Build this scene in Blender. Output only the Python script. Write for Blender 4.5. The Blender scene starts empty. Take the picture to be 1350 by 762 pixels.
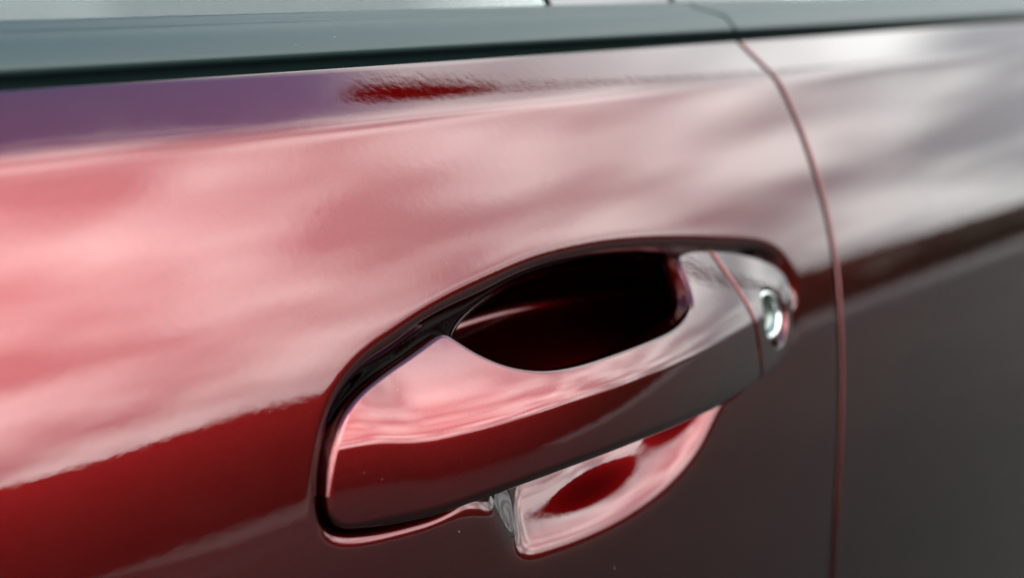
import bpy, bmesh, math, random
import numpy as np
from mathutils import Vector, Matrix

R = math.radians
sc = bpy.context.scene
H0 = 1.07                       # lens height above the ground (m)

# ------------------------------------------------------------------ camera
PITCH, AZ = R(13.013), R(41.335)          # looking down, and rearwards along the car
FPX, CX, CY = 1800.0, 675.0, 381.0        # focal length in photo pixels, photo centre
CAM = np.array([0.0, -0.25, 0.0])
fw = np.array([math.cos(AZ)*math.cos(PITCH), math.sin(AZ)*math.cos(PITCH), -math.sin(PITCH)])
rt = np.array([math.sin(AZ), -math.cos(AZ), 0.0])
up = np.cross(rt, fw)
cam_d = bpy.data.cameras.new('camera')
cam = bpy.data.objects.new('camera', cam_d)
sc.collection.objects.link(cam)
cam.matrix_world = Matrix(((rt[0], up[0], -fw[0], CAM[0]), (rt[1], up[1], -fw[1], CAM[1]),
                           (rt[2], up[2], -fw[2], CAM[2]+H0), (0, 0, 0, 1)))
cam_d.sensor_width = 36.0
cam_d.lens = 36.0*FPX/1350.0
cam_d.clip_start = 0.01
cam_d.clip_end = 2000
cam_d.dof.use_dof = True
cam_d.dof.focus_distance = 0.375
cam_d.dof.aperture_fstop = 6.0
sc.camera = cam

# ------------------------------------------------------------------ sky, sun, exposure
SUN_EL, SUN_AZ = R(52), R(-105)           # veiled sun, on the camera's side of the car
w = bpy.data.worlds.new('World'); sc.world = w; w.use_nodes = True
nt = w.node_tree; N = nt.nodes; L = nt.links; N.clear()
def nd(tree, t, **kw):
    n = tree.nodes.new(t)
    for k, v in kw.items():
        setattr(n, k, v)
    return n
sky = nd(nt, 'ShaderNodeTexSky', sky_type='NISHITA', sun_disc=False, sun_elevation=SUN_EL,
         sun_rotation=math.pi/2-SUN_AZ, air_density=1.0, dust_density=0.4, ozone_density=4.0)
tc = nd(nt, 'ShaderNodeTexCoord')
sep = nd(nt, 'ShaderNodeSeparateXYZ'); L.new(tc.outputs['Generated'], sep.inputs[0])
zc = nd(nt, 'ShaderNodeMath', operation='MAXIMUM'); zc.inputs[1].default_value = 0.0
L.new(sep.outputs['Z'], zc.inputs[0])
za = nd(nt, 'ShaderNodeMath', operation='ADD'); za.inputs[1].default_value = 0.45
L.new(zc.outputs[0], za.inputs[0])
comb = nd(nt, 'ShaderNodeCombineXYZ')
for i, ax in enumerate('XY'):
    dv = nd(nt, 'ShaderNodeMath', operation='DIVIDE')
    L.new(sep.outputs[ax], dv.inputs[0]); L.new(za.outputs[0], dv.inputs[1]); L.new(dv.outputs[0], comb.inputs[i])
n1 = nd(nt, 'ShaderNodeTexNoise'); n1.inputs['Scale'].default_value = 2.1
n1.inputs['Detail'].default_value = 5; n1.inputs['Roughness'].default_value = 0.55
n1.inputs['Distortion'].default_value = 0.4
mp = nd(nt, 'ShaderNodeMapping'); mp.inputs['Location'].default_value = (3.1, 0.7, 0)
L.new(comb.outputs[0], mp.inputs[0]); L.new(mp.outputs[0], n1.inputs['Vector'])
# clouds thicken towards the horizon, open up overhead
ad = nd(nt, 'ShaderNodeMath', operation='MULTIPLY_ADD'); ad.inputs[1].default_value = -1.25; ad.inputs[2].default_value = 1.04
L.new(zc.outputs[0], ad.inputs[0])
sm = nd(nt, 'ShaderNodeMath', operation='ADD'); L.new(n1.outputs['Fac'], sm.inputs[0]); L.new(ad.outputs[0], sm.inputs[1])
cov = nd(nt, 'ShaderNodeMapRange', interpolation_type='SMOOTHSTEP')
cov.inputs['From Min'].default_value = 0.40; cov.inputs['From Max'].default_value = 0.62
L.new(sm.outputs[0], cov.inputs['Value'])
n2 = nd(nt, 'ShaderNodeTexNoise'); n2.inputs['Scale'].default_value = 4.3; n2.inputs['Detail'].default_value = 1.6
L.new(mp.outputs[0], n2.inputs['Vector'])
cr = nd(nt, 'ShaderNodeValToRGB')
cr.color_ramp.elements[0].position = 0.37; cr.color_ramp.elements[0].color = (3.8, 3.9, 4.1, 1)
cr.color_ramp.elements[1].position = 0.67; cr.color_ramp.elements[1].color = (10.6, 10.6, 10.4, 1)
L.new(n2.outputs['Fac'], cr.inputs[0])
mx = nd(nt, 'ShaderNodeMix', data_type='RGBA')
# clouds are brighter towards the veiled sun
sv = (math.cos(SUN_EL)*math.cos(SUN_AZ), math.cos(SUN_EL)*math.sin(SUN_AZ), math.sin(SUN_EL))
dt = nd(nt, 'ShaderNodeVectorMath', operation='DOT_PRODUCT'); dt.inputs[1].default_value = sv
L.new(tc.outputs['Generated'], dt.inputs[0])
gl = nd(nt, 'ShaderNodeMapRange', interpolation_type='SMOOTHSTEP'); gl.inputs['From Min'].default_value = -0.1; gl.inputs['From Max'].default_value = 0.9
gl.inputs['To Min'].default_value = 0.37; gl.inputs['To Max'].default_value = 1.5
L.new(dt.outputs['Value'], gl.inputs['Value'])
cm = nd(nt, 'ShaderNodeVectorMath', operation='SCALE'); L.new(cr.outputs[0], cm.inputs[0]); L.new(gl.outputs[0], cm.inputs['Scale'])
L.new(cov.outputs[0], mx.inputs['Factor']); L.new(sky.outputs[0], mx.inputs['A']); L.new(cm.outputs[0], mx.inputs['B'])
bg = nd(nt, 'ShaderNodeBackground'); bg.inputs['Strength'].default_value = 0.15
L.new(mx.outputs['Result'], bg.inputs['Color'])
wo = nd(nt, 'ShaderNodeOutputWorld'); L.new(bg.outputs[0], wo.inputs[0])

sun_d = bpy.data.lights.new('sun', 'SUN'); sun_d.energy = 0.5; sun_d.angle = R(40); sun_d.color = (1, 0.95, 0.88)
sun = bpy.data.objects.new('sun', sun_d); sc.collection.objects.link(sun)
sdir = Vector((math.cos(SUN_EL)*math.cos(SUN_AZ), math.cos(SUN_EL)*math.sin(SUN_AZ), math.sin(SUN_EL)))
sun.rotation_euler = sdir.to_track_quat('Z', 'Y').to_euler()
sun.location = (0, 0, 20)
vs = sc.view_settings
vs.view_transform = 'Standard'; vs.look = 'None'; vs.gamma = 1.0; vs.use_curve_mapping = False
vs.exposure = 2.45

# ------------------------------------------------------------------ materials
def mat(name):
    m = bpy.data.materials.new(name); m.use_nodes = True
    t = m.node_tree; b = t.nodes['Principled BSDF']
    return m, t, b
def noise(t, scale, detail=2, coord='Object', rough=0.5):
    c = nd(t, 'ShaderNodeTexCoord'); n = nd(t, 'ShaderNodeTexNoise')
    n.inputs['Scale'].default_value = scale; n.inputs['Detail'].default_value = detail; n.inputs['Roughness'].default_value = rough
    t.links.new(c.outputs[coord], n.inputs['Vector'])
    return n
def paint():
    m, t, b = mat('red_metallic_paint')
    b.inputs['Metallic'].default_value = 1.0
    b.inputs['Roughness'].default_value = 0.29
    b.inputs['Coat Weight'].default_value = 1.0
    b.inputs['Coat Roughness'].default_value = 0.012
    b.inputs['Coat IOR'].default_value = 1.5
    # fine flake sparkle in the base coat
    fl = noise(t, 2600, 1)
    rp = nd(t, 'ShaderNodeValToRGB')
    rp.color_ramp.elements[0].position = 0.3; rp.color_ramp.elements[0].color = (0.060, 0.0017, 0.0022, 1)
    rp.color_ramp.elements[1].position = 0.72; rp.color_ramp.elements[1].color = (0.096, 0.0030, 0.0036, 1)
    t.links.new(fl.outputs['Fac'], rp.inputs[0])
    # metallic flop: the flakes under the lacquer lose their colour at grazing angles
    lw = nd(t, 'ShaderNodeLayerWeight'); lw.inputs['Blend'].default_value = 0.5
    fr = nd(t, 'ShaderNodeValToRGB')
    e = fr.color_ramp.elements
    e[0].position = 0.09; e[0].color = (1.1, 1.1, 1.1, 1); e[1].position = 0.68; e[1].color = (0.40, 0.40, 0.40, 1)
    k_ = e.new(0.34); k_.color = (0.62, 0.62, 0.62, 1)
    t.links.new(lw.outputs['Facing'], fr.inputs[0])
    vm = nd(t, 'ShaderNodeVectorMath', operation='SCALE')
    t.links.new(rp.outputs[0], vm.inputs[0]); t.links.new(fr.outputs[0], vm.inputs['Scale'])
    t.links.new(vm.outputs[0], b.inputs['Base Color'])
    b.inputs['Specular Tint'].default_value = (0.25, 0.02, 0.03, 1)
    # orange peel in the clear coat
    op = noise(t, 330, 2.0)
    bp = nd(t, 'ShaderNodeBump'); bp.inputs['Strength'].default_value = 1.0; bp.inputs['Distance'].default_value = 0.000012
    t.links.new(op.outputs['Fac'], bp.inputs['Height']); t.links.new(bp.outputs[0], b.inputs['Coat Normal'])
    # a breath of dust
    du = noise(t, 9, 6, rough=0.7)
    mr = nd(t, 'ShaderNodeMapRange'); mr.inputs['From Min'].default_value = 0.45; mr.inputs['From Max'].default_value = 0.75
    mr.inputs['To Min'].default_value = 0.008; mr.inputs['To Max'].default_value = 0.035
    t.links.new(du.outputs['Fac'], mr.inputs['Value']); t.links.new(mr.outputs[0], b.inputs['Coat Roughness'])
    dust(t, b, 230, 0.88, 0.07, (0.12, 0.11, 0.10))
    return m
def dust(t, b, scale, keep, size, col=(0.5, 0.48, 0.45)):
    """sparse specks of dust lying on a surface"""
    c = nd(t, 'ShaderNodeTexCoord'); v = nd(t, 'ShaderNodeTexVoronoi'); v.inputs['Scale'].default_value = scale
    t.links.new(c.outputs['Object'], v.inputs['Vector'])
    sx = nd(t, 'ShaderNodeSeparateColor'); t.links.new(v.outputs['Color'], sx.inputs[0])
    k = nd(t, 'ShaderNodeMath', operation='GREATER_THAN'); k.inputs[1].default_value = keep; t.links.new(sx.outputs[0], k.inputs[0])
    r = nd(t, 'ShaderNodeMath', operation='MULTIPLY'); r.inputs[1].default_value = size; t.links.new(sx.outputs[1], r.inputs[0])
    l = nd(t, 'ShaderNodeMath', operation='LESS_THAN'); t.links.new(v.outputs['Distance'], l.inputs[0]); t.links.new(r.outputs[0], l.inputs[1])
    m_ = nd(t, 'ShaderNodeMath', operation='MULTIPLY'); t.links.new(k.outputs[0], m_.inputs[0]); t.links.new(l.outputs[0], m_.inputs[1])
    h = nd(t, 'ShaderNodeMath', operation='MULTIPLY'); h.inputs[1].default_value = 0.6; t.links.new(m_.outputs[0], h.inputs[0])
    df = nd(t, 'ShaderNodeBsdfDiffuse'); df.inputs['Color'].default_value = (*col, 1)
    mxs = nd(t, 'ShaderNodeMixShader'); out = [n for n in t.nodes if n.type == 'OUTPUT_MATERIAL'][0]
    t.links.new(h.outputs[0], mxs.inputs[0]); t.links.new(b.outputs[0], mxs.inputs[1]); t.links.new(df.outputs[0], mxs.inputs[2])
    t.links.new(mxs.outputs[0], out.inputs['Surface'])
def simple(name, col, rough=0.5, metal=0.0, bump=None, spec=0.5, var=None):
    m, t, b = mat(name)
    b.inputs['Base Color'].default_value = (*col, 1); b.inputs['Roughness'].default_value = rough
    b.inputs['Metallic'].default_value = metal; b.inputs['Specular IOR Level'].default_value = spec
    if bump:
        n = noise(t, bump[0], 4); bp = nd(t, 'ShaderNodeBump'); bp.inputs['Distance'].default_value = bump[1]
        bp.inputs['Strength'].default_value = 1.0
        t.links.new(n.outputs['Fac'], bp.inputs['Height']); t.links.new(bp.outputs[0], b.inputs['Normal'])
    if var:
        n = noise(t, var[0], 5); rp = nd(t, 'ShaderNodeValToRGB')
        rp.color_ramp.elements[0].position = 0.3; rp.color_ramp.elements[0].color = (*[c*var[1] for c in col], 1)
        rp.color_ramp.elements[1].position = 0.7; rp.color_ramp.elements[1].color = (*[c*var[2] for c in col], 1)
        t.links.new(n.outputs['Fac'], rp.inputs[0]); t.links.new(rp.outputs[0], b.inputs['Base Color'])
    return m
M_paint = paint()
M_trim = simple('satin_grey_trim', (0.004, 0.0125, 0.0115), 0.48, bump=(1800, 0.000012), spec=0.28)
dust(M_trim.node_tree, M_trim.node_tree.nodes['Principled BSDF'], 260, 0.86, 0.09, (0.14, 0.15, 0.145))
M_rubber = simple('black_rubber', (0.010, 0.010, 0.010), 0.6)
M_dark = simple('dark_primer', (0.012, 0.008, 0.008), 0.7)
M_chrome = simple('brushed_chrome', (0.36, 0.41, 0.39), 0.16, 1.0, bump=(900, 0.00001))
M_steel = simple('worn_steel', (0.13, 0.15, 0.14), 0.30, 1.0, bump=(1500, 0.00002))
M_cabin = simple('grey_cabin_cloth', (0.008, 0.010, 0.010), 0.9, bump=(700, 0.0003))
M_gloss = simple('gloss_black_applique', (0.010, 0.012, 0.012), 0.12)
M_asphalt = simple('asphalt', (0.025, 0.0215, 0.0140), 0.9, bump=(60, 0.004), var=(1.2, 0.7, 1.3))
M_tar = simple('tar', (0.007, 0.0065, 0.006), 0.8, var=(2.0, 0.7, 1.3))
M_concrete = simple('concrete', (0.18, 0.168, 0.15), 0.85, bump=(40, 0.002), var=(2.0, 0.8, 1.15))
M_grass = simple('grass', (0.020, 0.024, 0.014), 0.9, bump=(30, 0.01), var=(0.8, 0.6, 1.3))
M_made_up_lamp = simple('made_up_lamp_dark_steel', (0.012, 0.014, 0.013), 0.5, bump=(50, 0.0004))
M_render = simple('tan_render', (0.15, 0.115, 0.085), 0.9, bump=(30, 0.003), var=(1.0, 0.75, 1.2))
M_leaf = simple('dark_foliage', (0.035, 0.042, 0.02), 0.7, var=(1.5, 0.5, 1.5))
def shaded_asphalt():
    """asphalt painted darker towards the front of the car, as shade on the near ground"""
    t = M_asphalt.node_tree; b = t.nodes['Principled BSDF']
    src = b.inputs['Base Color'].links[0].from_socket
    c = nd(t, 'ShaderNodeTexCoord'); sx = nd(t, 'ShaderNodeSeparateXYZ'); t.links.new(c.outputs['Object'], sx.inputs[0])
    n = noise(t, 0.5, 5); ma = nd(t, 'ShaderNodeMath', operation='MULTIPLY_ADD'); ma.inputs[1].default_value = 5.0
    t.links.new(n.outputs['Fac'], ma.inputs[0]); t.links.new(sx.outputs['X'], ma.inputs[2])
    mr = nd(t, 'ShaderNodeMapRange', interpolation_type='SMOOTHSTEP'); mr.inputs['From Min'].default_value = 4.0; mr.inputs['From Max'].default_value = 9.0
    mr.inputs['To Min'].default_value = 0.24; mr.inputs['To Max'].default_value = 0.95  # ground shade put into the asphalt colour, lifting towards the rear
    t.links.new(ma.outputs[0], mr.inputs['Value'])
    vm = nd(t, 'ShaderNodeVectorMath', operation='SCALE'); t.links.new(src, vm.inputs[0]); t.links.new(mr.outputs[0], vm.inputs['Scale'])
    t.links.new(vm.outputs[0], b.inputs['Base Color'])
shaded_asphalt()
def glass():
    m, t, b = mat('tinted_glass')
    b.inputs['Base Color'].default_value = (0.35, 0.52, 0.48, 1)
    b.inputs['Roughness'].default_value = 0.0
    b.inputs['IOR'].default_value = 1.5
    b.inputs['Transmission Weight'].default_value = 1.0
    n = noise(t, 40, 5)
    mr = nd(t, 'ShaderNodeMapRange'); mr.inputs['To Min'].default_value = 0.0; mr.inputs['To Max'].default_value = 0.05
    t.links.new(n.outputs['Fac'], mr.inputs['Value']); t.links.new(mr.outputs[0], b.inputs['Roughness'])
    return m
M_glass = glass()

# ------------------------------------------------------------------ helpers
def link(name, verts, faces, m, parent=None, smooth=True):
    me = bpy.data.meshes.new(name)
    me.from_pydata([tuple(map(float, v)) for v in verts], [], faces)
    bm = bmesh.new(); bm.from_mesh(me)
    bmesh.ops.remove_doubles(bm, verts=bm.verts, dist=1e-6)
    bmesh.ops.recalc_face_normals(bm, faces=bm.faces)
    bm.to_mesh(me); bm.free()
    if smooth:
        me.polygons.foreach_set('use_smooth', [True]*len(me.polygons))
    me.materials.append(m); me.update()
    o = bpy.data.objects.new(name, me); sc.collection.objects.link(o)
    if parent: o.parent = parent
    return o
def grid_faces(nr, nc, close_r=False, base=0):
    f = []
    for i in range(nr if close_r else nr-1):
        j = (i+1) % nr
        for k in range(nc-1):
            f.append((base+i*nc+k, base+i*nc+k+1, base+j*nc+k+1, base+j*nc+k))
    return f
def up_h(P):
    P = np.array(P, float); P[..., 2] += H0; return P
def tag(o, label, cat, group=None, kind=None):
    o['label'] = label; o['category'] = cat
    if group: o['group'] = group
    if kind: o['kind'] = kind
def ray(px, py):
    d = fw*FPX + rt*(px-CX) + up*(CY-py); return d/np.linalg.norm(d)
def catmull(P, n):
    P = np.asarray(P, float)
    Q = np.vstack([2*P[0]-P[1], P, 2*P[-1]-P[-2]])
    out = []
    for i in range(len(P)-1):
        a, b, c, d = Q[i:i+4]
        t = np.linspace(0, 1, n, endpoint=False)[:, None]
        out.append(0.5*((2*b)+(-a+c)*t+(2*a-5*b+4*c-d)*t**2+(-a+3*b-3*c+d)*t**3))
    out.append(P[-1:]); return np.vstack(out)
def catmull_closed(P, n):
    P = np.asarray(P, float); m = len(P); out = []
    for i in range(m):
        a, b, c, d = P[(i-1) % m], P[i], P[(i+1) % m], P[(i+2) % m]
        t = np.linspace(0, 1, n, endpoint=False)[:, None]
        out.append(0.5*((2*b)+(-a+c)*t+(2*a-5*b+4*c-d)*t**2+(-a+3*b-3*c+d)*t**3))
    return np.vstack(out)
def smooth_closed(P, it):
    for _ in range(it):
        P = 0.5*P + 0.25*(np.roll(P, 1, 0)+np.roll(P, -1, 0))
    return P
def smooth_open(P, it):
    P = np.array(P, float)
    for _ in range(it):
        Q = P.copy(); Q[1:-1] = 0.5*P[1:-1]+0.25*(P[:-2]+P[2:]); P = Q
    return P

# ------------------------------------------------------------------ door skin profile y(z): lean of the skin against height
ZB, ZC, ZBELT = -0.101, -0.0395, -0.0258
zt = np.linspace(-0.75, 0.05, 16001)
mm = (zt-ZB)*1000
th = np.where(mm < 0, 15-14*(1-np.exp(np.minimum(0.19*mm, 0)/14)), 15+0.19*mm)
kk = 1/(1+np.exp(-(zt-ZC)/0.0011))
th = th*(1-kk)+kk*(44+(zt-ZC)*60)
yt = np.concatenate([[0], np.cumsum(np.tan(np.radians((th[1:]+th[:-1])/2))*np.diff(zt))])
yt -= np.interp(ZB, zt, yt)
def ydoor(z): return np.interp(z, zt, yt)
def hit(px, py, off=0.0):
    """where the sight line of a photo pixel meets the door skin moved outwards by off"""
    d = ray(px, py); t = 0.35
    for _ in range(80):
        P = CAM+d*t
        t += (ydoor(P[2])-off-P[1])/(d[1]-0.2*d[2])
    return CAM+d*t

# the shut line between the doors
gap_px = [(974, 55), (992, 74), (1022, 103), (1043, 143), (1060, 185), (1078, 240), (1092, 295), (1101, 350), (1106, 410), (1109, 480), (1108, 560), (1104, 640), (1100, 700), (1097, 762)]
gp = np.array([hit(*p) for p in gap_px])
gx = smooth_open(catmull(gp[:, [0, 2]], 12), 30)
o_ = np.argsort(gx[:, 1]); gx = gx[o_]
slope_end = (gx[0, 0]-gx[8, 0])/(gx[0, 1]-gx[8, 1])
def xgap(z):
    z = np.asarray(z, float)
    v = np.interp(z, gx[:, 1], gx[:, 0])
    return np.where(z < gx[0, 1], gx[0, 0]+slope_end*(z-gx[0, 1]), v)

# ------------------------------------------------------------------ handle recess outline on the skin
O_px = [(425, 682), (423, 640), (427, 598), (436, 556), (450, 520), (470, 489), (493, 464), (519, 444), (547, 424), (580, 403), (624, 378), (669, 359), (713, 343), (758, 331), (800, 322), (850, 317), (900, 316), (945, 317), (985, 322), (1012, 330), (1034, 346), (1047, 372), (1053, 405), (1053, 440), (1046, 466), (1030, 487), (1005, 503), (982, 516), (964, 532), (951, 555), (940, 580), (925, 606), (901, 636), (856, 677), (792, 715), (730, 740), (696, 747), (676, 737), (664, 717), (656, 695), (645, 679), (628, 671), (600, 673), (560, 684), (505, 698), (462, 705), (437, 700)]
O3 = np.array([hit(*p) for p in O_px])
O2 = smooth_closed(catmull_closed(O3[:, [0, 2]], 6), 16)
C_px = [(620, 470), (622, 440), (634, 412), (656, 390), (685, 371), (735, 356), (790, 348), (850, 346), (905, 350), (975, 370), (992, 405), (985, 450), (955, 505), (930, 550), (922, 580), (906, 612), (880, 642), (838, 672), (790, 700), (745, 723), (708, 736), (684, 733), (670, 714), (665, 680), (655, 640), (630, 580), (610, 520)]
C3 = np.array([hit(*p, off=-0.006) for p in C_px])
C2 = smooth_closed(catmull_closed(C3[:, [0, 2]], 8), 12)
def sdf(X, Z, poly):
    """positive inside"""
    px, pz = poly[:, 0], poly[:, 1]; qx, qz = np.roll(px, -1), np.roll(pz, -1)
    best = np.full(X.shape, 1e9); ins = np.zeros(X.shape, bool)
    for ax, az, bx, bz in zip(px, pz, qx, qz):
        ex, ez = bx-ax, bz-az; l2 = ex*ex+ez*ez+1e-18
        t = np.clip(((X-ax)*ex+(Z-az)*ez)/l2, 0, 1)
        best = np.minimum(best, (X-ax-t*ex)**2+(Z-az-t*ez)**2)
        c = ((az > Z) != (bz > Z)) & (X < (bx-ax)*(Z-az)/(bz-az+1e-18)+ax)
        ins ^= c
    return np.where(ins, 1, -1)*np.sqrt(best)
def ss(t):
    t = np.clip(t, 0, 1); return t*t*(3-2*t)
DENT = 0.0023
def recess(X, Z):
    s1 = sdf(X, Z, O2); s2 = sdf(X, Z, C2)
    upper = ss((X-0.212)/0.03)*(1-ss((X-0.39)/0.04))*ss((Z+0.125)/0.02)
    deep = upper*ss((X-0.252)/0.035)                # over the pocket the slope runs further in
    wd = 0.0062+0.0060*upper+0.0118*deep
    t = np.clip((s1+0.0016)/(wd+0.0016), 0, 1)
    low = 1-ss((Z+0.133)/0.018)                     # below the grip: a shallow ramp; behind it: a deep pocket
    lowb = low*ss((X-0.243+0.02*ss((-0.139-Z)/0.006))/0.020)*(1-ss((X-0.385)/0.02))
    d1 = (0.0090-0.0022*upper+0.0077*deep)*ss(t)*(1-lowb)
    d1 *= 1-0.97*ss((X-0.375)/0.02)*(1-ss((Z+0.122)/0.010))
    d1 *= 1-0.75*ss((X-0.405)/0.02)*(1-ss((Z+0.108)/0.010))
    s2 = s2*(1-lowb)+(s1-0.0028-0.0024*ss((X-0.264)/0.025)-0.0015*ss((X-0.345)/0.04))*lowb
    so = 0.0010+0.0007*lowb+0.0009*upper*(1-low)
    sp = so*np.log1p(np.exp(np.clip(s2/so, -30, 30)))
    t2 = np.clip(sp/(0.022-0.002*low), 0, 1)
    q = np.clip((Z+0.163)/0.052, 0, 1.6)
    capz = 0.0093+0.0030*np.minimum(q, 1)+0.004*np.clip(q-1, 0, 0.6)+0.012*ss((Z+0.126)/0.02)
    d2 = capz*(1-(1-t2)**2.1)
    bc = hit(778, 645, off=-0.009)
    d2 = d2+DENT*0.5*(1+np.tanh((Z-bc[2])/0.0055))*np.exp(-((X-bc[0]-0.1*(Z-bc[2]))/0.023)**2)*low
    return d1+d2

# ------------------------------------------------------------------ the car
car = bpy.data.objects.new('car', None); sc.collection.objects.link(car); car.location = (0, 0, 0)
tag(car, 'dark red metallic car side with door handle and grey window trim', 'car')

def spaced(a, b, step, grow=None):
    return np.linspace(a, b, max(2, int(round(abs(b-a)/step))+1))
zrows = np.unique(np.round(np.concatenate([
    spaced(-0.62, -0.30, 0.010), spaced(-0.30, -0.185, 0.004), spaced(-0.185, -0.072, 0.0006),
    spaced(-0.072, -0.046, 0.0015), spaced(-0.046, -0.034, 0.0004), spaced(-0.034, ZBELT, 0.0010)]), 6))
HEM = [(0.0, 0.0)]
def hem(r=0.0006, n=7, deep=0.014):
    pts = []
    for i in range(1, n+1):
        a = math.pi/2*i/n
        pts.append((r*math.sin(a), r*(1-math.cos(a))))
    pts.append((r, r+deep*0.3)); pts.append((r, deep))
    return pts
def door(name, side, parent):
    """side -1: skin forward of the shut line, +1: rearward"""
    if side < 0:
        s = np.concatenate([spaced(0, 0.006, 0.0006), spaced(0.006, 0.29, 0.00065)[1:], spaced(0.29, 0.36, 0.003)[1:], spaced(0.36, 0.95, 0.012)[1:]])
    else:
        s = np.concatenate([spaced(0, 0.006, 0.0006), spaced(0.006, 0.30, 0.004)[1:], spaced(0.30, 1.1, 0.012)[1:]])
    half = 0.0016+0.0006                      # half the shut gap + hem radius
    Z, S = np.meshgrid(zrows, s, indexing='ij')
    X = xgap(Z) + side*(S+half)
    Y = ydoor(Z)
    if side < 0:
        near = (S < 0.30)
        dep = np.zeros_like(X)
        r0 = np.searchsorted(zrows, -0.186); r1 = np.searchsorted(zrows, -0.070)
        c1 = np.searchsorted(s, 0.30)
        dd = recess(X[r0:r1, :c1], Z[r0:r1, :c1])
        for _ in range(18):
            e = dd.copy()
            e[1:-1, 1:-1] = 0.4*dd[1:-1, 1:-1]+0.15*(dd[:-2, 1:-1]+dd[2:, 1:-1]+dd[1:-1, :-2]+dd[1:-1, 2:])
            dd = e
        dep[r0:r1, :c1] = np.where(dd > 1e-6, dd, 0)
        Y = Y+dep
    # hem along the shut line
    hp = hem()
    hx = np.stack([X[:, 0]-side*a for a, b in hp[::-1]], 1)
    hy = np.stack([Y[:, 0]+b for a, b in hp[::-1]], 1)
    hz = np.stack([Z[:, 0] for a in hp], 1)
    X = np.hstack([hx, X]); Y = np.hstack([hy, Y]); Z = np.hstack([hz, Z])
    # fold under the window trim
    tx, ty, tz = [], [], []
    for a, b in hem(0.0012, 5, 0.012):
        n_up, n_in = 0.71, 0.71
        tx.append(X[-1]); ty.append(Y[-1]+a*n_in+b*n_in*0.9); tz.append(Z[-1]+a*n_up-b*n_up)
    X = np.vstack([X]+[t[None] for t in tx]); Y = np.vstack([Y]+[t[None] for t in ty]); Z = np.vstack([Z]+[t[None] for t in tz])
    P = up_h(np.stack([X, Y, Z], -1)).reshape(-1, 3)
    return link(name, P, grid_faces(*X.shape), M_paint, parent)
front = door('front_door', -1, car)
rear = door('rear_door', 1, car)

# dark body behind the shut line and the skins
zz = np.array([-0.62, -0.5, -0.4, -0.3, -0.2, -0.1, -0.06, -0.03])
V = []
for y_in in (0.034, 0.060):
    for z in zz:
        for x in (-0.45, 0.3, 0.7, 1.5):
            V.append((x, ydoor(z)+y_in+(0.010 if z < -0.05 else 0.0), z-0.012))
nc = 4; nr = len(zz)
F = grid_faces(nr, nc)+grid_faces(nr, nc, base=nr*nc)
def ringidx():
    r = [k for k in range(nc)]+[i*nc+nc-1 for i in range(1, nr)]+[(nr-1)*nc+k for k in range(nc-2, -1, -1)]+[i*nc for i in range(nr-2, 0, -1)]
    return r
rg = ringidx()
for a, b in zip(rg, rg[1:]+rg[:1]):
    F.append((a, b, b+nr*nc, a+nr*nc))
link('inner_body', up_h(np.array(V)), F, M_dark, car, smooth=False)

# ------------------------------------------------------------------ door handle
# outline stations: top-edge and bottom-edge photo pixels
ST = [((439, 655), (439, 655)), ((441, 622), (441, 675)), ((447, 590), (449, 686)), ((458, 553), (466, 689)), ((478, 524), (490, 684)), ((507, 499), (520, 677)), ((540, 475), (551, 671)), ((566, 456), (580, 664)), ((585, 444), (606, 656)), ((602, 453), (628, 648)), ((632, 471), (655, 639)), ((672, 487), (688, 627)), ((717, 493), (724, 614)), ((762, 487), (762, 600)), ((810, 472), (806, 584)), ((858, 454), (850, 567)), ((889, 440), (882, 555)), ((907, 425), (903, 546)), ((917, 402), (920, 539)), ((909, 371), (940, 530)), ((900, 347), (960, 520)), ((908, 336), (981, 507)), ((940, 334), (1006, 489)), ((975, 337), (1020, 478)), ((1003, 344), (1031, 466)), ((1025, 355), (1038, 454)), ((1038, 372), (1042, 440)), ((1044, 406), (1044, 406))]
SUB = 16
# front face of the handle: bow along the car, lean of the face against height
BX = np.array([203, 209, 221, 232, 245, 261, 283, 307, 337, 368, 393, 415, 432, 440])/1000
BY = -np.array([4.5, 6.0, 9.3, 12.8, 16.6, 20.8, 24.3, 25.3, 23.6, 19.9, 15.9, 11.4, 7.4, 5.4])/1000
bow_c = np.polynomial.Polynomial.fit(BX, BY, 5)
TX = np.array([200, 212, 235, 262, 290, 330, 372, 410, 440])/1000
tm_c = np.polynomial.Polynomial.fit(TX, np.array([40, 43, 48, 50, 49, 46, 44, 42, 38.0]), 5)
zx = np.linspace(0.19, 0.45, 521)
zv = smooth_open(np.interp(zx, [0.19, 0.221, 0.234, 0.250, 0.280, 0.45], [-0.1150, -0.1150, -0.1178, -0.1175, -0.1160, -0.1160]), 120)
def zh_c(X): return np.interp(X, zx, zv)
def face(X, Z):
    X = np.asarray(X, float); Z = np.asarray(Z, float)
    zh = zh_c(X); zeta = (Z-zh)*1000; tm = tm_c(np.clip(X, 0.2, 0.44))
    acc = np.zeros(np.broadcast(X, Z).shape); n = 20
    for i in range(n):
        q = zeta*(i+0.5)/n
        upl = 13+(tm-13)*(1-np.exp(-np.maximum(q, 0)*6.5/(tm-13)))
        dnl = 13+0.28*np.minimum(q, 0)-0.014*np.minimum(q, 0)**2
        acc = acc+np.tan(np.radians(np.where(q > 0, upl, dnl)))
    xc = np.clip(X, 0.203, 0.438)
    ext = np.where(X > 0.438, (X-0.438)*0.30, np.where(X < 0.203, (0.203-X)*0.30, 0))
    return bow_c(xc)+ext+acc/n*(Z-zh)
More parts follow.
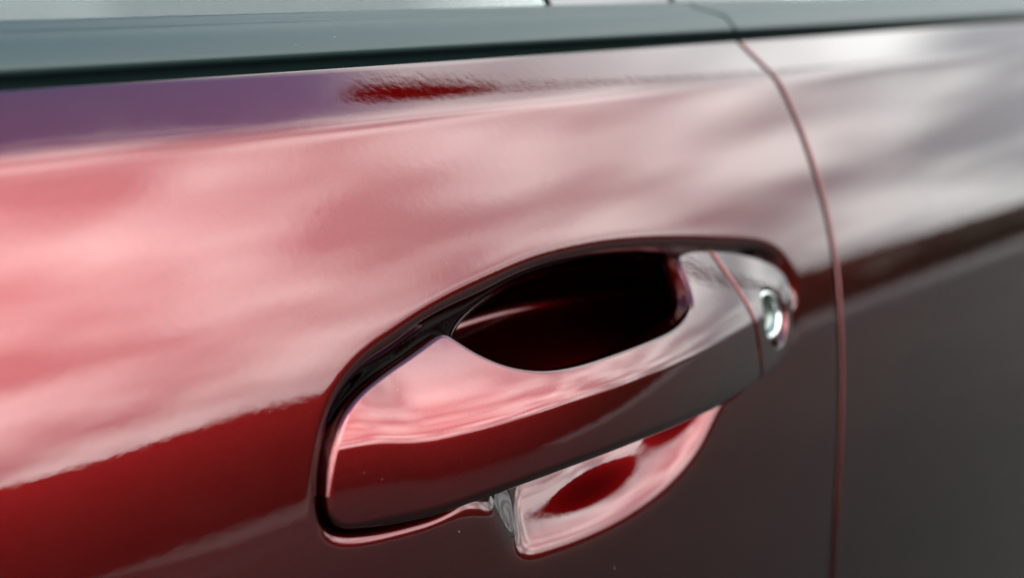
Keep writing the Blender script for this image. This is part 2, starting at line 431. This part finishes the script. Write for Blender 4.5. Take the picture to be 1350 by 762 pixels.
def hit_face(px, py):
    d = ray(px, py); lo = 0.25
    while (CAM+d*lo)[1] < face((CAM+d*lo)[0], (CAM+d*lo)[2]): lo += 0.003
    hi = lo; lo -= 0.003
    for _ in range(50):
        t = (lo+hi)/2; P = CAM+d*t
        if P[1] > face(P[0], P[2]): hi = t
        else: lo = t
    return CAM+d*lo
def face_n(P):
    h = 2e-4
    fx = (face(P[:, 0]+h, P[:, 2])-face(P[:, 0]-h, P[:, 2]))/(2*h); fz = (face(P[:, 0], P[:, 2]+h)-face(P[:, 0], P[:, 2]-h))/(2*h)
    n = np.stack([fx, -np.ones_like(fx), fz], 1); return n/np.linalg.norm(n, axis=1)[:, None]
T3 = np.array([hit_face(*s[0]) for s in ST]); B3 = np.array([hit_face(*s[1]) for s in ST])
T = smooth_open(catmull(T3[:, [0, 2]], SUB), 26); B = smooth_open(catmull(B3[:, [0, 2]], SUB), 60)
OUT = np.array([0, -1.0, 0])
def sections(T, B, M, hole=None):
    v = 0.5-0.5*np.cos(np.linspace(0, np.pi, M)); v = 0.5*v+0.5*np.linspace(0, 1, M)
    XZ = T[None]*(1-v)[:, None, None]+B[None]*v[:, None, None]
    G = np.stack([XZ[..., 0], face(XZ[..., 0], XZ[..., 1]), XZ[..., 1]], -1)
    Te, Be = G[0].copy(), G[-1].copy()
    if hole is not None:
        hc, hr, hd = hole
        d = np.hypot(G[..., 0]-hc[0], (G[..., 2]-hc[2])/math.cos(R(14)))
        G[..., 1] += hd*ss((hr+0.0006-d)/0.0016)
    def roll(edge, sgn, rr, deep):
        tau = np.gradient(edge, axis=0); tau /= np.maximum(np.linalg.norm(tau, axis=1), 1e-9)[:, None]
        nrm = face_n(edge)
        nrm -= tau*(nrm*tau).sum(1)[:, None]; nrm /= np.linalg.norm(nrm, axis=1)[:, None]
        wv = np.cross(tau, nrm)
        if wv[len(wv)//2, 2]*sgn < 0: wv = -wv
        out = []
        for i in range(1, 9):
            p = math.radians(80)*i/8
            out.append(edge+rr[:, None]*(math.sin(p)*wv-(1-math.cos(p))*nrm))
        last = out[-1]
        for dd in (0.25*deep, 0.6*deep, deep):
            out.append(last-OUT*dd[:, None])
        return out
    pole = 1-ss((Te[:, 0]-0.2095)/0.008)
    rt_ = roll(Te, 1, np.full(len(Te), 0.0017), 0.0020+0.0040*ss((Te[:, 0]-0.30)/0.04)+0.008*pole); rb_ = roll(Be, -1, 0.0017+0.0019*ss((Be[:, 0]-0.210)/0.016)*(1-ss((Be[:, 0]-0.412)/0.016)), np.full(len(Be), 0.0100))
    return np.concatenate([np.stack(rt_[::-1], 0), G, np.stack(rb_, 0)], 0)
def seam_col(A, end):
    """turn the open end of a shell inwards to make the joint"""
    c0 = A[:, end]; c1 = A[:, -2 if end == -1 else 1]
    step = (c0-c1); step /= np.maximum(np.linalg.norm(step, axis=1), 1e-9)[:, None]
    s1 = c0+step*0.00022+np.array([0, 0.00025, 0]); s2 = c0+step*0.00025+np.array([0, 0.004, 0])
    cols = [s1[:, None], s2[:, None]]
    return np.concatenate([A]+cols, 1) if end == -1 else np.concatenate([cols[1], cols[0], A], 1)
iS = 22*SUB
grip = seam_col(sections(T[:iS-1], B[:iS-1], 80), -1)
handle = link('door_handle', up_h(grip).reshape(-1, 3), grid_faces(grip.shape[0], grip.shape[1], True), M_paint, car)

# lock: hole centre on the cap face
hc = hit_face(1023.5, 419)
def resample(A, f):
    x = np.arange(len(A)); xn = np.linspace(iS, len(A)-1, (len(A)-1-iS)*f+1)
    return np.stack([np.interp(xn, x, A[:, k]) for k in range(A.shape[1])], 1)
HOLE_R = 0.0102
capg = seam_col(sections(smooth_open(resample(T, 4), 30)[3:], smooth_open(resample(B, 4), 30)[3:], 160, hole=(hc, HOLE_R, 0.0052)), 0)
cap = link('handle_cap', up_h(capg).reshape(-1, 3), grid_faces(capg.shape[0], capg.shape[1], True), M_paint, handle)

def lathe(name, prof, centre, axis, m, parent, n=64):
    a = Vector(axis).normalized(); q = Vector((0, 0, 1)).rotation_difference(a).to_matrix()
    V = []
    for r, h in prof:
        for i in range(n):
            t = 2*math.pi*i/n
            V.append(Vector(centre)+q @ Vector((r*math.cos(t), r*math.sin(t), h)))
    F = []
    for i in range(len(prof)-1):
        for k in range(n):
            F.append((i*n+k, i*n+(k+1) % n, (i+1)*n+(k+1) % n, (i+1)*n+k))
    return link(name, up_h(np.array([tuple(v) for v in V])), F, m, parent)
axis = (0, -math.cos(R(12)), math.sin(R(12)))
lc = hc+np.array([0, 0.0052, 0])
ringp = [(0.0089, -0.002), (0.0089, 0.0012), (0.0087, 0.0019), (0.0082, 0.0023), (0.0075, 0.0024), (0.0069, 0.0021), (0.0065, 0.0014), (0.0063, 0.0004), (0.0062, -0.001)]
lathe('lock_ring', ringp, lc, axis, M_chrome, handle)
facep = [(0.0062, -0.0006), (0.0061, 0.0001), (0.0045, 0.0003), (0.0042, -0.0002), (0.0032, -0.0004), (0.0030, 0.0002), (0.0001, 0.0003)]
lathe('lock_barrel', facep, lc, axis, M_steel, handle)
def obox(name, centre, axis, sx, sy, sz, m, parent, z0=0.0):
    a = Vector(axis).normalized(); q = Vector((0, 0, 1)).rotation_difference(a).to_matrix()
    V = []
    for x in (-1, 1):
        for y in (-1, 1):
            for z in (0, 1):
                V.append(Vector(centre)+q @ Vector((x*sx/2, y*sy/2, z0+z*sz)))
    F = [(0, 1, 3, 2), (4, 6, 7, 5), (0, 4, 5, 1), (2, 3, 7, 6), (0, 2, 6, 4), (1, 5, 7, 3)]
    return link(name, up_h(np.array([tuple(v) for v in V])), F, m, parent, smooth=False)
obox('key_slot', lc, axis, 0.0011, 0.0054, 0.0006, M_rubber, handle, z0=-0.0002)

# ------------------------------------------------------------------ window trim, glass
yb = float(ydoor(ZBELT))
# profile of the belt moulding: (inwards from belt edge, up from belt edge)
TR = [(0.016, -0.006), (0.010, -0.004), (0.0060, 0.0012), (0.0034, 0.0031), (0.0026, 0.0041), (0.0027, 0.0052), (0.0040, 0.0072), (0.0062, 0.0100), (0.0088, 0.0124), (0.0112, 0.0138),
      (0.0126, 0.0142), (0.0134, 0.0146), (0.0150, 0.0158), (0.0166, 0.0166), (0.0182, 0.0168), (0.0196, 0.0160), (0.0204, 0.0140), (0.0204, 0.006)]
TR = [(i_, h if h < 0.0052 else 0.0052+(h-0.0052)*0.84) for i_, h in TR]
trp = catmull(np.array(TR), 6)
def trim(name, x_of_h, x_far, side):
    hs = trp[:, 1]
    rows = []
    for (i_, h) in trp:
        xe = x_of_h(h)
        xs = np.concatenate([[xe, xe, xe+side*0.0006], xe+side*spaced(0.002, 0.05, 0.004), [x_far]])
        ins = np.concatenate([[0.004, 0.0007, 0.0]+[0]*(len(xs)-3)])
        rows.append(np.stack([xs, np.full(len(xs), yb+i_)+ins, np.full(len(xs), ZBELT+h)], 1))
    G = np.stack(rows, 0)
    return link(name, up_h(G).reshape(-1, 3), grid_faces(G.shape[0], G.shape[1]), M_trim, car)
xg0 = float(xgap(ZBELT))
def seamx(h):
    return xg0+0.001-0.0015*ss((h-0.002)/0.008)-0.0105*ss((h-0.0090)/0.0040)
trim('belt_trim', lambda h: seamx(h)-0.0009, -0.45, -1)
trim('belt_trim', lambda h: seamx(h)+0.0009, 1.5, 1)
# shadowed seal under the trims
V = []
sp_ = [(0.006, -0.012), (0.006, 0.001), (0.030, 0.001), (0.030, -0.012)]
for x in (-0.45, 1.5):
    for a, h in sp_: V.append((x, yb+a+0.006, ZBELT+h-0.002))
link('belt_seal', up_h(np.array(V)), [(0, 1, 5, 4), (1, 2, 6, 5), (2, 3, 7, 6), (3, 0, 4, 7), (0, 3, 2, 1), (4, 5, 6, 7)], M_rubber, car, smooth=False)
def slab(name, x0, x1, base_in, base_h, lean, height, thick, m, rr=0.0):
    V = []
    c, s = math.cos(lean), math.sin(lean)
    n = 10
    for x in (x0, x1):
        for t in (0, thick):
            for k in range(n+1):
                q = height*k/n; bend = 0.06*q*q
                V.append((x, yb+base_in+q*s+bend+t*c, ZBELT+base_h+q*c-bend*0.3-t*s))
    def id(i, j, k): return (i*2+j)*(n+1)+k
    F = []
    for k in range(n):
        F += [(id(0, 0, k), id(1, 0, k), id(1, 0, k+1), id(0, 0, k+1)), (id(0, 1, k), id(0, 1, k+1), id(1, 1, k+1), id(1, 1, k)),
              (id(0, 0, k), id(0, 0, k+1), id(0, 1, k+1), id(0, 1, k)), (id(1, 0, k), id(1, 1, k), id(1, 1, k+1), id(1, 0, k+1))]
    F += [(id(0, 0, 0), id(0, 1, 0), id(1, 1, 0), id(1, 0, 0)), (id(0, 0, n), id(1, 0, n), id(1, 1, n), id(0, 1, n))]
    return link(name, up_h(np.array(V)), F, m, car, smooth=False)
LEAN = R(29)
xs0 = xg0-0.012
slab('window_glass', -0.45, xs0-0.075, 0.0210, 0.008, LEAN, 0.40, 0.004, M_glass)
slab('window_glass', xs0+0.085, 1.5, 0.0210, 0.008, LEAN, 0.40, 0.004, M_glass)
slab('pillar_cover', xs0-0.073, xs0-0.002, 0.0206, 0.010, LEAN, 0.40, 0.006, M_gloss)
slab('pillar_cover', xs0+0.002, xs0+0.083, 0.0206, 0.010, LEAN, 0.40, 0.006, M_gloss)

# dark cabin behind the glass
V = []; nq = 9
for x in (-0.45, 1.5):
    for k in range(nq):
        a = k/(nq-1); V.append((x, yb+0.07+0.22*a**0.7, ZBELT-0.10+0.50*a))
link('cabin_lining', up_h(np.array(V)), [(k, k+1, nq+k+1, nq+k) for k in range(nq-1)], M_cabin, car)

# ------------------------------------------------------------------ what the paint mirrors: the yard beside the car
def plane(name, x0, x1, y0, y1, z, m, nx=1, ny=1):
    V = [(x0+(x1-x0)*i/nx, y0+(y1-y0)*j/ny, z) for j in range(ny+1) for i in range(nx+1)]
    return link(name, V, grid_faces(ny+1, nx+1), m, None, smooth=False)
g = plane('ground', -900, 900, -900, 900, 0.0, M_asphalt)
tag(g, 'dark grey asphalt yard mirrored in the lower doors', 'ground', kind='structure')
p = plane('pavement', 5.3, 200, -10.6, -8.0, 0.004, M_concrete)
tag(p, 'pale concrete strip mirrored in the doors', 'pavement', kind='structure')
p2 = plane('gutter', 3.4, 200, -8.0, -5.6, 0.004, M_tar)
tag(p2, 'dark tarred gutter beside the pale strip mirrored in the doors', 'gutter', kind='structure')
l = plane('lawn', -150, 250, -60, -11.2, 0.006, M_grass)
tag(l, 'dark grass verge along the hedge mirrored in the doors', 'lawn', kind='structure')
# clipped hedge across the yard
rnd = random.Random(4)
V, F = [], []
def hz(x):                                    # height of the hedge along its run
    e = min(max((x-18.0)/4.5, 0), 1); e = e*e*(3-2*e)
    return 2.62-1.75*e+e*(0.22*math.sin(x*1.6)+0.16*math.sin(x*3.7+2))+0.5*math.exp(-((x-26)/1.3)**2)+0.05*math.sin(x*0.9)+0.04*math.sin(x*2.3+1)
def leaf(p, d, q):
    a = Vector((rnd.gauss(0, 1), rnd.gauss(0, 1), rnd.gauss(0, 1))).normalized()
    d = (Vector(d)+a*0.5).normalized(); b = d.cross(a).normalized(); a = b.cross(d); i = len(V)
    for x, y in ((-1, 0), (0, -0.55), (1, 0), (0, 0.55)):
        V.append(tuple(Vector(p)+a*x*q+b*y*q))
    F.append((i, i+1, i+2, i+3))
YH = -12.0
nx = 140
for k in range(nx+1):                         # solid twiggy core
    x = -25+115*k/nx; h = hz(x)-0.05
    V += [(x, YH, 0), (x, YH-0.03, h), (x, YH-1.1, h), (x, YH-1.1, 0)]
for k in range(nx):
    i = k*4
    for j in range(3): F.append((i+j, i+j+1, i+4+j+1, i+4+j))
F += [(0, 1, 2, 3), (nx*4, nx*4+1, nx*4+2, nx*4+3)]
for _ in range(14000):
    x = rnd.uniform(-25, 90)
    if rnd.random() < 0.65: leaf((x, YH+rnd.uniform(-0.02, 0.10), rnd.uniform(0.05, hz(x))), (0, 1, 0.3), rnd.uniform(0.05, 0.10))
    else: leaf((x, YH-rnd.uniform(0, 1.1), hz(x)+rnd.uniform(-0.04, 0.03)), (0, 0, 1), rnd.uniform(0.05, 0.10))
wd = link('hedge', V, F, M_leaf, None, smooth=False)
tag(wd, 'long dark clipped hedge mirrored as a dark band in the paint', 'hedge', kind='stuff')

# tan garden wall behind the low end of the hedge
gw = bpy.data.objects.new('garden_wall', None); sc.collection.objects.link(gw); gw.location = (50, -13.8, 0)
tag(gw, 'tan rendered garden wall behind the low end of the hedge, mirrored in the rear door', 'wall')
def cuboid(name, x0, x1, y0, y1, z0, z1, m, parent):
    V = [(x, y, z) for x in (x0, x1) for y in (y0, y1) for z in (z0, z1)]
    return link(name, V, [(0, 1, 3, 2), (4, 6, 7, 5), (0, 4, 5, 1), (2, 3, 7, 6), (0, 2, 6, 4), (1, 5, 7, 3)], m, parent, smooth=False)
cuboid('wall', -33, 60, -0.12, 0.12, 0, 1.75, M_render, gw)
cuboid('coping', -33.05, 60.05, -0.17, 0.17, 1.752, 1.83, M_concrete, gw)

# lamp shape made up to mirror a dark blob in the strip under the window
def tube(name, pts, rads, m, parent, n=14):
    V = []
    for i, (p, r) in enumerate(zip(pts, rads)):
        a = Vector(pts[max(i-1, 0)]); b = Vector(pts[min(i+1, len(pts)-1)]); q = Vector((0, 0, 1)).rotation_difference((b-a).normalized()).to_matrix()
        for k in range(n):
            t = 2*math.pi*k/n; V.append(tuple(Vector(p)+q @ Vector((r*math.cos(t), r*math.sin(t), 0))))
    F = [(i*n+k, i*n+(k+1) % n, (i+1)*n+(k+1) % n, (i+1)*n+k) for i in range(len(pts)-1) for k in range(n)]
    F += [tuple(range(n)), tuple(range((len(pts)-1)*n, len(pts)*n))]
    return link(name, V, F, m, parent)
LB = Vector((9.6, -1.15, 0)); LH = Vector((7.2, -0.97, 8.0))
lamp = bpy.data.objects.new('made_up_lamp', None); sc.collection.objects.link(lamp); lamp.location = LB
tag(lamp, 'tall dark made-up lamp shape, added for its mirror image under the window trim', 'made-up lamp')
d_ = LH-LB
tube('pole', [(0, 0, 0), (0, 0, 1), (0, 0, 1.05), (0, 0, 7.3)], [0.10, 0.10, 0.07, 0.05], M_made_up_lamp, lamp)
tube('made_up_lamp_arm', [(0, 0, 7.25), (d_.x*0.1, d_.y*0.1, 7.7), (d_.x*0.4, d_.y*0.4, 8.0), (d_.x, d_.y, 8.03)], [0.05, 0.045, 0.04, 0.035], M_made_up_lamp, lamp)
u_ = Vector((d_.x, d_.y, 0)).normalized()
tube('made_up_lamp_head', [tuple(Vector((d_.x, d_.y, 8.0))+u_*q) for q in (-0.85, -0.8, -0.3, 0.3, 0.65, 0.72)], [0.04, 0.09, 0.14, 0.15, 0.10, 0.03], M_made_up_lamp, lamp)
